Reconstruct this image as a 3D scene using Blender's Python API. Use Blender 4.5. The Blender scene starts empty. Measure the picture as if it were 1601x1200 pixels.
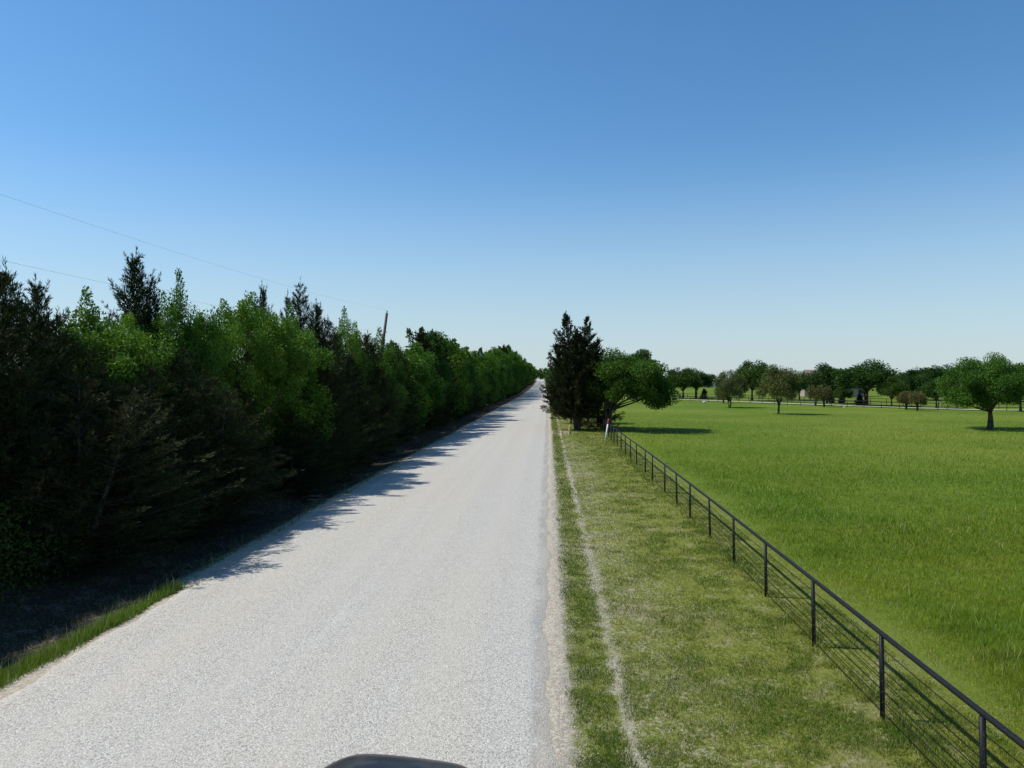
import bpy, math, random
import numpy as np
R = math.radians
random.seed(7)
rng = np.random.default_rng(7)
S = bpy.context.scene
COL = S.collection

# ------------------------------------------------------------------ camera
CAM_H = 4.8
YAW = R(2.70)
F = 1200.0            # focal length in photo pixels (1601 wide)
HY = 595.0            # horizon row
cd = bpy.data.cameras.new('camera')
cam = bpy.data.objects.new('camera', cd)
COL.objects.link(cam)
cd.sensor_width = 36.0
cd.lens = 36.0 * F / 1601.0
cd.clip_start = 0.1
cd.clip_end = 6000
cam.location = (0, 0, CAM_H)
cam.rotation_euler = (R(90) - math.atan(5.0 / F), 0, YAW)
S.camera = cam

# ------------------------------------------------------------------ light
SUN_EL = R(52)
SUN_DIR = (-1.0, 0.10)          # horizontal direction TOWARDS the sun
w = bpy.data.worlds.new('World')
S.world = w
w.use_nodes = True
nt = w.node_tree
nt.nodes.clear()
sky = nt.nodes.new('ShaderNodeTexSky')
sky.sky_type = 'NISHITA'
sky.sun_disc = False
sky.sun_elevation = SUN_EL
sky.sun_rotation = math.atan2(SUN_DIR[0], SUN_DIR[1])
sky.altitude = 0
sky.air_density = 1.0
sky.dust_density = 0.25
sky.ozone_density = 4.0
bg = nt.nodes.new('ShaderNodeBackground')
bg.inputs['Strength'].default_value = 0.14
wo = nt.nodes.new('ShaderNodeOutputWorld')
hs_ = nt.nodes.new('ShaderNodeHueSaturation'); hs_.inputs['Saturation'].default_value = 1.20; hs_.inputs['Hue'].default_value = .496
nt.links.new(sky.outputs[0], hs_.inputs['Color']); 
tc_ = nt.nodes.new('ShaderNodeTexCoord'); sp_ = nt.nodes.new('ShaderNodeSeparateXYZ'); nt.links.new(tc_.outputs['Generated'], sp_.inputs[0])
mr_ = nt.nodes.new('ShaderNodeMapRange'); mr_.interpolation_type = 'SMOOTHSTEP'
for k_, v_ in (('From Min', -.02), ('From Max', .30), ('To Min', .75), ('To Max', 0.0)): mr_.inputs[k_].default_value = v_
nt.links.new(sp_.outputs[2], mr_.inputs['Value'])
mx_ = nt.nodes.new('ShaderNodeMix'); mx_.data_type = 'RGBA'
nt.links.new(mr_.outputs[0], mx_.inputs[0]); nt.links.new(hs_.outputs[0], mx_.inputs[6]); mx_.inputs[7].default_value = (3.45, 4.35, 5.0, 1)
nt.links.new(mx_.outputs[2], bg.inputs[0])
nt.links.new(bg.outputs[0], wo.inputs[0])
sl = bpy.data.lights.new('sun', 'SUN')
sl.energy = 5.0
sl.angle = R(0.53)
sl.color = (1.0, 0.955, 0.88)
sun = bpy.data.objects.new('sun', sl)
COL.objects.link(sun)
n_ = math.hypot(*SUN_DIR)
sx, sy, sz = SUN_DIR[0] / n_ * math.cos(SUN_EL), SUN_DIR[1] / n_ * math.cos(SUN_EL), math.sin(SUN_EL)
from mathutils import Vector
sun.rotation_euler = Vector((sx, sy, sz)).to_track_quat('Z', 'Y').to_euler()
sun.location = (sx * 60, sy * 60, sz * 60)
S.view_settings.view_transform = 'Standard'
S.view_settings.look = 'None'
S.view_settings.gamma = 1.0
S.view_settings.exposure = 0.0
S.cycles.max_bounces = 6
S.cycles.diffuse_bounces = 2
S.cycles.transmission_bounces = 3
S.cycles.transparent_max_bounces = 8

# ------------------------------------------------------------------ terrain
def sstep(a, b, x):
    t = np.clip((np.asarray(x, float) - a) / (b - a), 0, 1)
    return t * t * (3 - 2 * t)

def elev(X, Y):
    X = np.asarray(X, float); Y = np.asarray(Y, float)
    t = np.clip((Y - 200) / 420.0, 0, 1)
    rise = 5.2 * t * t * (1 - sstep(40, 160, X))
    ditch = -0.28 * np.exp(-((X + 10.4) / 1.0) ** 2)
    berm = 0.30 * sstep(-11.2, -13.0, X) if False else 0.30 * (1 - sstep(-13.0, -11.2, X))
    edge = -0.05 * sstep(0.15, 0.9, X) - 0.05 * (1 - sstep(-9.2, -8.45, X))
    und = 0.05 * np.sin(X * .21 + 1.3) * np.sin(Y * .13) * sstep(6, 14, X)
    return rise + ditch + berm + edge + und

CY, SY = math.cos(YAW), math.sin(YAW)
def P(px, py):
    """ground point seen at a photo pixel"""
    e = 0.0
    for _ in range(6):
        d = (CAM_H - e) * F / (py - HY)
        c = (px - 800.5) / F * d
        X, Y = c * CY - d * SY, c * SY + d * CY
        e = float(elev(X, Y))
    return X, Y, e
def at_depth(px, d):
    c = (px - 800.5) / F * d
    X, Y = c * CY - d * SY, c * SY + d * CY
    return X, Y, float(elev(X, Y))
def at_X(px, X):
    d = X / ((px - 800.5) / F * CY - SY)
    return at_depth(px, d) + (d,)
def depth(X, Y):
    return -X * SY + Y * CY

# ------------------------------------------------------------------ helpers
def tag(o, label=None, cat=None, group=None, kind=None):
    if label: o['label'] = label
    if cat: o['category'] = cat
    if group: o['group'] = group
    if kind: o['kind'] = kind
    return o

def empty(name, loc, label, cat, group=None, rz=0.0, sc=(1, 1, 1), rot=None):
    o = bpy.data.objects.new(name, None)
    COL.objects.link(o)
    o.location = loc
    o.rotation_euler = rot if rot else (0, 0, rz)
    o.scale = sc
    o.empty_display_size = 0.3
    return tag(o, label, cat, group)

def link(name, me, parent=None, mat=None):
    o = bpy.data.objects.new(name, me)
    COL.objects.link(o)
    if parent: o.parent = parent
    if mat and not me.materials: me.materials.append(mat)
    return o

def np_mesh(name, verts, faces, cols=None, smooth=False, mat=None):
    """verts Nx3; faces MxK (constant K)"""
    verts = np.asarray(verts, np.float32); faces = np.asarray(faces, np.int32)
    me = bpy.data.meshes.new(name)
    me.vertices.add(len(verts))
    me.vertices.foreach_set('co', verts.ravel())
    K = faces.shape[1]
    me.loops.add(faces.size)
    me.loops.foreach_set('vertex_index', faces.ravel())
    me.polygons.add(len(faces))
    me.polygons.foreach_set('loop_start', np.arange(0, faces.size, K, dtype=np.int32))
    me.polygons.foreach_set('loop_total', np.full(len(faces), K, np.int32))
    me.polygons.foreach_set('use_smooth', np.full(len(faces), smooth))
    if cols is not None:
        a = me.color_attributes.new('col', 'FLOAT_COLOR', 'POINT')
        c4 = np.ones((len(verts), 4), np.float32); c4[:, :3] = cols
        a.data.foreach_set('color', c4.ravel())
    me.update(calc_edges=True)
    if mat: me.materials.append(mat)
    return me

class MB:
    """collects boxes, tubes, lofts -> one mesh"""
    def __init__(s): s.v = []; s.f = []
    def add(s, vs, fs):
        b = len(s.v); s.v += [tuple(v) for v in vs]; s.f += [tuple(i + b for i in f) for f in fs]
    def box(s, c, size, rz=0.0, taper=1.0):
        x, y, z = [q / 2 for q in size]; ca, sa = math.cos(rz), math.sin(rz); vs = []
        for dz, k in ((-z, 1.0), (z, taper)):
            for dx, dy in ((-x, -y), (x, -y), (x, y), (-x, y)):
                dx *= k; dy *= k
                vs.append((c[0] + dx * ca - dy * sa, c[1] + dx * sa + dy * ca, c[2] + dz))
        s.add(vs, [(3, 2, 1, 0), (4, 5, 6, 7), (0, 1, 5, 4), (1, 2, 6, 5), (2, 3, 7, 6), (3, 0, 4, 7)])
    def tube(s, pts, rad, n=8, caps=True):
        pts = [Vector(p) for p in pts]
        if not hasattr(rad, '__len__'): rad = [rad] * len(pts)
        ref = Vector((0, 0, 1)); b = len(s.v)
        for i, p in enumerate(pts):
            d = (pts[min(i + 1, len(pts) - 1)] - pts[max(i - 1, 0)]).normalized()
            r_ = ref if abs(d.z) < .95 else Vector((1, 0, 0))
            u = d.cross(r_).normalized(); v_ = d.cross(u)
            for k in range(n):
                a = 2 * math.pi * k / n
                s.v.append(tuple(p + (u * math.cos(a) + v_ * math.sin(a)) * rad[i]))
        for i in range(len(pts) - 1):
            for k in range(n):
                a0 = b + i * n + k; a1 = b + i * n + (k + 1) % n
                s.f.append((a0, a1, a1 + n, a0 + n))
        if caps:
            s.f.append(tuple(b + k for k in range(n - 1, -1, -1)))
            e = b + (len(pts) - 1) * n
            s.f.append(tuple(e + k for k in range(n)))
    def mesh(s, name, mat, smooth=False):
        me = bpy.data.meshes.new(name)
        me.from_pydata(s.v, [], s.f)
        me.materials.append(mat)
        if smooth:
            for p in me.polygons: p.use_smooth = True
        me.update()
        return me
    def build(s, name, mat, parent=None, smooth=False):
        return link(name, s.mesh(name, mat, smooth), parent)

# ------------------------------------------------------------------ material kit
class NT:
    def __init__(s, name):
        s.m = bpy.data.materials.new(name); s.m.use_nodes = True
        s.t = s.m.node_tree; s.t.nodes.clear()
        s.out = s.n('ShaderNodeOutputMaterial')
    def n(s, ty, **kw):
        o = s.t.nodes.new(ty)
        for k, v in kw.items(): setattr(o, k, v)
        return o
    def set(s, sock, v):
        if isinstance(v, bpy.types.NodeSocket): s.t.links.new(v, sock)
        elif isinstance(v, (tuple, list)) and len(v) == 3 and sock.type == 'RGBA': sock.default_value = (*v, 1)
        else: sock.default_value = v
    def math(s, op, a, b=0.0, c=0.0, clamp=False):
        o = s.n('ShaderNodeMath', operation=op, use_clamp=clamp)
        s.set(o.inputs[0], a); s.set(o.inputs[1], b)
        if op in ('MULTIPLY_ADD', 'SMOOTH_MIN'): s.set(o.inputs[2], c)
        return o.outputs[0]
    def sm(s, x, a, b, lo=0.0, hi=1.0):
        o = s.n('ShaderNodeMapRange', interpolation_type='SMOOTHSTEP')
        s.set(o.inputs['Value'], x); s.set(o.inputs['From Min'], a); s.set(o.inputs['From Max'], b)
        s.set(o.inputs['To Min'], lo); s.set(o.inputs['To Max'], hi)
        return o.outputs[0]
    def pos(s):
        if not hasattr(s, '_p'): s._p = s.n('ShaderNodeNewGeometry').outputs['Position']
        return s._p
    def obj(s):
        return s.n('ShaderNodeTexCoord').outputs['Object']
    def xyz(s, v):
        return s.n('ShaderNodeSeparateXYZ'), v
    def sep(s, v):
        o = s.n('ShaderNodeSeparateXYZ'); s.set(o.inputs[0], v); return o.outputs
    def scale(s, v, sc):
        o = s.n('ShaderNodeVectorMath', operation='MULTIPLY'); s.set(o.inputs[0], v); o.inputs[1].default_value = sc
        return o.outputs[0]
    def noise(s, v, scale, detail=4, rough=.55, dist=0.0):
        o = s.n('ShaderNodeTexNoise'); s.set(o.inputs['Vector'], v)
        o.inputs['Scale'].default_value = scale; o.inputs['Detail'].default_value = detail
        o.inputs['Roughness'].default_value = rough; o.inputs['Distortion'].default_value = dist
        return o.outputs['Fac']
    def voro(s, v, scale, out='Distance'):
        o = s.n('ShaderNodeTexVoronoi'); s.set(o.inputs['Vector'], v); o.inputs['Scale'].default_value = scale
        return o.outputs[out]
    def mix(s, f, a, b, blend='MIX'):
        o = s.n('ShaderNodeMix', data_type='RGBA', blend_type=blend)
        s.set(o.inputs[0], f); s.set(o.inputs[6], a); s.set(o.inputs[7], b)
        return o.outputs[2]
    def bump(s, h, strength=.5, dist=.02):
        o = s.n('ShaderNodeBump'); s.set(o.inputs['Height'], h)
        o.inputs['Strength'].default_value = strength; o.inputs['Distance'].default_value = dist
        return o.outputs[0]
    def bsdf(s, col, rough=.8, metal=0.0, spec=.3, normal=None, coat=0.0):
        o = s.n('ShaderNodeBsdfPrincipled')
        s.set(o.inputs['Base Color'], col); s.set(o.inputs['Roughness'], rough)
        s.set(o.inputs['Metallic'], metal); s.set(o.inputs['Specular IOR Level'], spec)
        o.inputs['Coat Weight'].default_value = coat
        if normal is not None: s.set(o.inputs['Normal'], normal)
        return o.outputs[0]
    def done(s, sh):
        s.t.links.new(sh, s.out.inputs['Surface']); return s.m

def simple(name, col, rough=.7, metal=0.0, spec=.3, var=.15, vscale=6.0, bump=.0, coat=0.0):
    t = NT(name); p = t.obj()
    n = t.noise(p, vscale, 5, .6)
    dark = tuple(c * (1 - var) for c in col); lite = tuple(min(1, c * (1 + var)) for c in col)
    c = t.mix(t.sm(n, .3, .7), dark, lite)
    nr = t.bump(t.noise(p, vscale * 6, 4), bump, .01) if bump else None
    return t.done(t.bsdf(c, rough, metal, spec, nr, coat))

def leaf_mat(name, trans=.3, rough=.55, spec=.25, gain=1.0):
    t = NT(name)
    a = t.n('ShaderNodeAttribute'); a.attribute_name = 'col'
    oi = t.n('ShaderNodeObjectInfo')
    hs = t.n('ShaderNodeHueSaturation')
    t.set(hs.inputs['Color'], a.outputs['Color'])
    t.set(hs.inputs['Hue'], t.sm(oi.outputs['Random'], 0, 1, .49, .51))
    t.set(hs.inputs['Value'], t.sm(oi.outputs['Random'], 1, 0, .85 * gain, 1.12 * gain))
    c = hs.outputs[0]
    b = t.bsdf(c, rough, 0, spec)
    if trans:
        tr = t.n('ShaderNodeBsdfTranslucent')
        t.set(tr.inputs['Color'], t.mix(1.0, c, (1.0, 1.15, .45), 'MULTIPLY'))
        m = t.n('ShaderNodeMixShader'); m.inputs[0].default_value = trans
        t.t.links.new(b, m.inputs[1]); t.t.links.new(tr.outputs[0], m.inputs[2])
        b = m.outputs[0]
    return t.done(b)

M_LEAF = leaf_mat('broad leaves', .26, .55, .12)
M_CEDAR = leaf_mat('cedar sprays', .08, .8, .05)
M_GRASS = leaf_mat('grass blades', .32, .6, .06)
M_STRAW = leaf_mat('litter and stones', 0, .9, .1)
t = NT('bark'); p = t.obj()
v = t.scale(p, (1, 1, .22))
n1 = t.noise(v, 14, 6, .65); n2 = t.noise(p, 1.6, 4)
c = t.mix(t.sm(n1, .35, .7), (.035, .027, .02), (.15, .125, .1))
c = t.mix(t.math('MULTIPLY', t.sm(n2, .5, .7), .5), c, (.17, .165, .13))
M_BARK = t.done(t.bsdf(c, .9, 0, .1, t.bump(n1, .8, .03)))

# ------------------------------------------------------------------ ground material (zones measured in metres across the road)
t = NT('ground turf'); p = t.pos(); x, y, z = t.sep(p)
nb = t.noise(p, .35, 5, .6); ns = t.noise(p, 2.2, 5, .65); nf = t.noise(p, 14, 5, .7); nl = t.noise(t.scale(p, (1, .25, 1)), 1.1, 4)
nfar = t.noise(p, .045, 5, .6)
xw = t.math('ADD', x, t.math('MULTIPLY_ADD', ns, .5, -.25))
xb = t.math('ADD', xw, t.math('MULTIPLY_ADD', nb, 1.2, -.6))
# pasture
pa = t.mix(t.sm(ns, .3, .7), (.07, .135, .010), (.14, .20, .02))
pa = t.mix(t.sm(nfar, .4, .62), pa, (.165, .21, .026))
pa = t.mix(t.math('MULTIPLY', t.sm(nf, .3, .7), .6), pa, (.05, .09, .012))
# mown verge
ve = t.mix(t.sm(nf, .3, .68), (.095, .125, .018), (.21, .22, .045))
ve = t.mix(t.math('MULTIPLY', t.sm(nb, .5, .68), .6), ve, (.27, .235, .13))
bare = t.math('MULTIPLY', t.sm(nf, .45, .62), t.sm(ns, .5, .62))
ve = t.mix(t.math('MULTIPLY', bare, .8), ve, (.34, .29, .21))
# pale stony scatter next to the wheel track
st = t.math('MULTIPLY', t.sm(xb, 1.0, 1.3), t.sm(xb, 3.0, 1.9))
st = t.math('MULTIPLY', st, t.math('MULTIPLY', t.sm(nf, .45, .62), t.sm(ns, .38, .6)))
ve = t.mix(t.math('MULTIPLY', st, .6), ve, (.38, .34, .25))
c = t.mix(t.sm(xb, 5.7, 7.2), ve, pa)
# gravel shoulder and wheel track
vo = t.voro(p, 26, 'Color'); gs = t.sep(vo)[0]
gr = t.mix(gs, (.32, .28, .215), (.54, .485, .39))
sh = t.sm(xw, .44, .22)
tr = t.math('MULTIPLY', t.sm(xw, .98, 1.10), t.sm(xw, 1.30, 1.17))
tr = t.math('MULTIPLY', tr, t.math('MULTIPLY', t.sm(nl, .36, .56), t.sm(nf, .3, .52)))
c = t.mix(t.math('MULTIPLY', tr, .7), c, gr)
c = t.mix(sh, c, gr)
# driveway apron of bare earth beside the short wooden post
dx = t.math('MULTIPLY', t.math('SUBTRACT', x, .9), .8); dy = t.math('MULTIPLY', t.math('SUBTRACT', y, 72.5), .22)
dd = t.math('ADD', t.math('MULTIPLY', dx, dx), t.math('MULTIPLY', dy, dy))
dd = t.math('ADD', dd, t.math('MULTIPLY_ADD', ns, 1.0, -.5))
c = t.mix(t.math('MULTIPLY', t.sm(dd, .9, .35), .8), c, (.40, .33, .24))
# floor beneath the hedge
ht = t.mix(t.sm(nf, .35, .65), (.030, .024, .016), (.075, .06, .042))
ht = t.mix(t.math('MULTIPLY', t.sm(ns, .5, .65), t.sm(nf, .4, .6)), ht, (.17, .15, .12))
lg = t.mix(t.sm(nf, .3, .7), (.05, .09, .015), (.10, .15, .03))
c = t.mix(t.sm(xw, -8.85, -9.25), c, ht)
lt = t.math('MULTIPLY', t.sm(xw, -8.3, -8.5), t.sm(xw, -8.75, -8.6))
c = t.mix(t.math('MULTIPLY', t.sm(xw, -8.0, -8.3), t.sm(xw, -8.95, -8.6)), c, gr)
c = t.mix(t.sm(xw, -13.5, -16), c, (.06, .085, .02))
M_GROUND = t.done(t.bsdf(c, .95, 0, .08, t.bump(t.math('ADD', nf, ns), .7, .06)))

# road : pale crushed stone chip seal
t = NT('chip seal'); p = t.pos(); x, y, z = t.sep(p)
v1 = t.n('ShaderNodeTexVoronoi'); t.set(v1.inputs['Vector'], p); v1.inputs['Scale'].default_value = 42
s1 = t.sep(v1.outputs['Color'])
v2 = t.n('ShaderNodeTexVoronoi'); t.set(v2.inputs['Vector'], p); v2.inputs['Scale'].default_value = 75
s2 = t.sep(v2.outputs['Color'])
nb = t.noise(t.scale(p, (1, .09, 1)), .55, 5, .55); nm = t.noise(p, 3.0, 4, .6)
base = t.mix(s1[0], (.38, .362, .312), (.52, .498, .435))
base = t.mix(t.sm(s1[1], .82, .92), base, (.27, .26, .24))
base = t.mix(t.sm(s2[0], .82, .95), base, (.70, .68, .63))
base = t.mix(t.sm(v1.outputs['Distance'], .5, .9), base, (.30, .29, .27))
warm = t.math('MULTIPLY', t.sm(nb, .45, .62), .25)
base = t.mix(warm, base, t.mix(1.0, base, (1.05, .96, .86), 'MULTIPLY'))
# wheel paths, long soft bands where the chips are pressed in
def band(cx, wd):
    q = t.math('DIVIDE', t.math('SUBTRACT', t.math('ADD', x, t.math('MULTIPLY_ADD', nb, .5, -.25)), cx), wd)
    return t.math('POWER', 2.718, t.math('MULTIPLY', t.math('MULTIPLY', q, q), -1.0))
bs = t.math('ADD', t.math('ADD', band(-1.7, .38), band(-3.3, .38)), t.math('ADD', band(-5.0, .38), band(-6.6, .38)))
base = t.mix(t.math('MULTIPLY', bs, .26), base, (.51, .475, .405))
mid = band(-4.15, .14)
base = t.mix(t.math('MULTIPLY', mid, .12), base, (.57, .54, .48))
edge = t.math('ADD', t.sm(t.math('ADD', x, t.math('MULTIPLY', nm, .3)), -.12, .12), t.sm(t.math('ADD', x, t.math('MULTIPLY', nm, .3)), -7.95, -8.2))
base = t.mix(t.math('MULTIPLY', edge, .8), base, t.mix(s1[0], (.36, .32, .25), (.56, .50, .40)))
ed2 = t.math('MULTIPLY', band(-.22, .09), t.sm(nm, .4, .6))
base = t.mix(t.math('MULTIPLY', ed2, .3), base, (.2, .195, .18))
hgt = t.math('ADD', t.math('MULTIPLY', v1.outputs['Distance'], -1.0), t.math('MULTIPLY', s1[2], .5))
M_ROAD = t.done(t.bsdf(base, .9, 0, .15, t.bump(hgt, .6, .012)))

# ------------------------------------------------------------------ ground sheet, road
def axis(*segs):
    out = []
    for a, b, n in segs: out += list(np.linspace(a, b, n, endpoint=False))
    return np.array(out + [segs[-1][1]])
ys = axis((-80, 0, 16), (0, 60, 60), (60, 200, 40), (200, 700, 60), (700, 4500, 20))
xs = axis((-2500, -200, 12), (-200, -16, 24), (-16, -7, 36), (-7, 0, 5), (0, 1.5, 10), (1.5, 30, 30), (30, 200, 40), (200, 2800, 14))
def grid(name, xs, ys, dz, mat, fn=None):
    X, Y = np.meshgrid(xs, ys)
    Z = elev(X, Y) + dz
    if fn is not None: Z = fn(X, Y)
    V = np.stack([X, Y, Z], -1).reshape(-1, 3)
    nx = len(xs); i = np.arange(len(ys) - 1)[:, None] * nx + np.arange(nx - 1)[None]
    i = i.ravel()
    Fc = np.stack([i, i + 1, i + 1 + nx, i + nx], -1)
    return np_mesh(name, V, Fc, smooth=True, mat=mat)
tag(link('ground', grid('ground', xs, ys, 0, M_GROUND)), kind='structure')
rys = axis((-60, 0, 60), (0, 60, 240), (60, 200, 140), (200, 640, 160))
ru = np.array([0, .02, .05, .2, .35, .5, .65, .8, .95, .98, 1.0])
RX0, RX1 = -8.35, 0.10
Y2 = np.repeat(rys[:, None], len(ru), 1)
wob = lambda Y, s: .05 * np.sin(Y * 1.7 + s) + .04 * np.sin(Y * .61 + 2 * s) + .03 * np.sin(Y * 4.3 + s)
L = RX0 + wob(rys, 1.0) + rng.normal(0, .015, len(rys)); Rr = RX1 + wob(rys, 4.0) + rng.normal(0, .015, len(rys))
X2 = L[:, None] * (1 - ru) + Rr[:, None] * ru
crown = .035 + .09 * (1 - ((ru - .5) * 2) ** 2)[None] + np.where((ru == 0) | (ru == 1), -.1, 0)[None]
tt = np.clip((Y2 - 200) / 420., 0, 1)
Z2 = 5.2 * tt * tt + crown
V = np.stack([X2, Y2, Z2], -1).reshape(-1, 3); nx = len(ru)
i = (np.arange(len(rys) - 1)[:, None] * nx + np.arange(nx - 1)[None]).ravel()
tag(link('road', np_mesh('road', V, np.stack([i, i + 1, i + 1 + nx, i + nx], -1), smooth=True, mat=M_ROAD)), kind='structure')

# ------------------------------------------------------------------ grass, stones, litter
def blades(X, Y, h, wd, lean, cols, z0=None):
    n = len(X)
    a = rng.uniform(0, 2 * np.pi, n); b = rng.uniform(0, 2 * np.pi, n)
    z = elev(X, Y) if z0 is None else z0
    base = np.stack([X, Y, z - .01], -1)
    side = np.stack([np.cos(a), np.sin(a), np.zeros(n)], -1) * (wd / 2)[:, None]
    ln = rng.uniform(.2, 1, n) * lean * h
    tip = base + np.stack([np.cos(b) * ln, np.sin(b) * ln, h], -1)
    V = np.stack([base - side, base + side, tip], 1).reshape(-1, 3)
    C = np.repeat(cols, 3, 0).reshape(-1, 3, 3).copy()
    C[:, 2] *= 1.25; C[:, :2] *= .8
    return V, np.arange(3 * n).reshape(-1, 3), C.reshape(-1, 3)

def vnoise(X, Y, s, seed):
    r = np.random.default_rng(seed); g = r.random((256, 256))
    x = X / s + 900.37; y = Y / s + 700.13
    xi = np.floor(x).astype(int); yi = np.floor(y).astype(int); fx = x - xi; fy = y - yi
    fx = fx * fx * (3 - 2 * fx); fy = fy * fy * (3 - 2 * fy)
    G = lambda a, b: g[a % 256, b % 256]
    return (G(xi, yi) * (1 - fx) + G(xi + 1, yi) * fx) * (1 - fy) + (G(xi, yi + 1) * (1 - fx) + G(xi + 1, yi + 1) * fx) * fy
def fbm(X, Y, s, seed):
    return (vnoise(X, Y, s, seed) * .5 + vnoise(X, Y, s * .45, seed + 1) * .3 + vnoise(X, Y, s * .2, seed + 2) * .2)

def sampleY(n, y0, y1, k):
    u = rng.random(n); e = 1 - k
    return (y0 ** e + u * (y1 ** e - y0 ** e)) ** (1 / e)

def lerp(a, b, t): return np.asarray(a)[None] * (1 - t[:, None]) + np.asarray(b)[None] * t[:, None]

# tall pasture grass beyond the pipe fence
n = 680000
Y = sampleY(n, 5.5, 120, 2.05); X = 5.4 + rng.random(n) ** 1.1 * (Y * .78 + 3 - 5.4)
k = X > 5.4
X, Y = X[k], Y[k]
tall = sstep(5.7, 8.2, X + (fbm(X, Y, 2.5, 3) - .5) * 2.2)
keep = rng.random(len(X)) < .55 + .45 * tall
X, Y, tall = X[keep], Y[keep], tall[keep]
far = np.clip(Y / 14, 1, 5)
n1 = fbm(X, Y, 5.0, 11); n2 = fbm(X, Y, .8, 21); n3 = fbm(X, Y, 22.0, 31)
tuft = sstep(.60, .72, fbm(X, Y, .9, 161)) * tall; dk = sstep(.55, .68, fbm(X, Y, 1.7, 171)) * tall
h = (.03 + .075 * tall * (.5 + n1)) * rng.uniform(.6, 1.35, len(X)) * (1 + .10 * far) * (1 + .5 * tuft)
wd = .0075 * far ** .8 * rng.uniform(.7, 1.3, len(X)) * (1 + .2 * tall)
cg = lerp((.115, .185, .016), (.055, .135, .010), sstep(.3, .62, n1 * .7 + n2 * .3) * (1 - sstep(25, 60, Y) * .6))
cy = lerp((.20, .245, .03), (.165, .225, .025), n2)
q = (1 - tall) * .65 + rng.random(len(X)) ** 2 * .5 + sstep(.5, .7, n3) * .4 + .45 * sstep(22, 95, Y)
cc = cg * (1 - np.clip(q, 0, 1))[:, None] + cy * np.clip(q, 0, 1)[:, None]
dry = rng.random(len(X)) < (.02 + .25 * (1 - tall) * sstep(.45, .62, n2))
cc[dry] = (.34, .30, .14)
cc *= (rng.uniform(.62, 1.25, len(X)) * 1.24 * (1 - .16 * dk) * (1 + .10 * tuft))[:, None]
cc[:, 0] *= 1.10 + .3 * (fbm(X, Y, 3.2, 181) - .5) * 2
sd = rng.random(len(X)) < .008 + .02 * tuft; cc[sd] = (.40, .38, .22); h[sd] *= 1.5
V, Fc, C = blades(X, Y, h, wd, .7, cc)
tag(link('grass', np_mesh('grass', V, Fc, C, mat=M_GRASS)), kind='stuff').name = 'pasture_grass'

# short mown verge between road and fence
n = 420000
Y = sampleY(n, 6.5, 95, 2.0); X = .25 + rng.random(n) * 5.9
n1 = fbm(X, Y, 1.1, 41); n2 = fbm(X, Y, .35, 51); n3 = fbm(X, Y, 3.0, 61)
wobx = X + (fbm(X, Y, .8, 71) - .5) * .45
trk = np.exp(-((wobx - 1.14) / .09) ** 2)
stony = sstep(1.15, 1.4, X) * (1 - sstep(1.9, 3.2, X + (n3 - .5) * 2.0))
dens = .18 + .82 * sstep(.33, .56, n1 * .5 + n2 * .5)
dens *= 1 - .93 * trk
dens *= 1 - .35 * stony
dens *= sstep(.20, .50, wobx)
dens *= 1 - .75 * sstep(.60, .70, n3 * .6 + n1 * .4)
dens[(wobx > .5) & (wobx < .95)] *= 1.6
dens *= 1 - .6 * sstep(.56, .64, fbm(X, Y, .6, 191))
k = rng.random(n) < dens
X, Y, n1, n2, n3, stony = X[k], Y[k], n1[k], n2[k], n3[k], stony[k]
far = np.clip(Y / 12, 1, 6)
h = rng.uniform(.022, .070, len(X)) * (1 + .12 * far) * (.7 + .8 * n3)
h *= 1 + 1.2 * np.exp(-((X - 4.95) / .22) ** 2)
wd = .010 * far ** .8 * rng.uniform(.7, 1.4, len(X))
lush = (X < 1.0)
cc = lerp((.23, .245, .04), (.10, .165, .02), sstep(.35, .65, n2 * .5 + n1 * .5))
cc[lush] = cc[lush] * .45 + np.array((.05, .115, .02)) * .55
dry = rng.random(len(X)) < .12 + .2 * stony
cc[dry] = (.38, .32, .16)
cc *= rng.uniform(.6, 1.5, len(X))[:, None]
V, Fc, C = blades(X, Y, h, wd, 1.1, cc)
tag(link('verge_grass', np_mesh('verge_grass', V, Fc, C, mat=M_GRASS)), kind='stuff')

# left kerbside grass strip
n = 60000
Y = sampleY(n, 6, 90, 1.9)
nn = fbm(Y * 0, Y, 2.2, 81)
wdt = np.where(Y < 19, .30, .10 + .35 * sstep(.5, .65, nn))
X = -8.72 - .12 * np.sin(Y * .7) + rng.normal(0, 1, n) * wdt * .55
k = (X < -8.42 + .05 * np.sin(Y * 3)) & (rng.random(n) < np.where(Y < 17.5, 1, .03 + .5 * sstep(.58, .70, nn)))
X, Y = X[k], Y[k]
far = np.clip(Y / 12, 1, 4)
h = rng.uniform(.05, .20, len(X)); tl = rng.random(len(X)) < .02; h[tl] *= 2.2
cc = lerp((.20, .26, .045), (.09, .16, .025), rng.random(len(X))); cc[tl] = (.34, .31, .22)
h *= .55 + .9 * fbm(X, Y, .6, 201)
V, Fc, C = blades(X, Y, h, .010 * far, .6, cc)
tag(link('roadside_grass', np_mesh('roadside_grass', V, Fc, C, mat=M_GRASS)), kind='stuff')

# dead stalks and litter on the shaded bank
n = 60000
Y = sampleY(n, 8, 150, 1.8); X = -8.9 - rng.random(n) ** 1.2 * 4.2
k = rng.random(n) < sstep(.42, .6, fbm(X, Y, 1.2, 91)) * .9 + .12
X, Y = X[k], Y[k]
far = np.clip(Y / 14, 1, 4)
cc = lerp((.10, .075, .045), (.30, .26, .19), rng.random(len(X)) ** 2)
g = rng.random(len(X)) < .3; cc[g] = (.09, .15, .03)
V, Fc, C = blades(X, Y, rng.uniform(.02, .11, len(X)), .012 * far, 3.0, cc)
tag(link('leaf_litter', np_mesh('leaf_litter', V, Fc, C, mat=M_STRAW)), kind='stuff')

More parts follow.
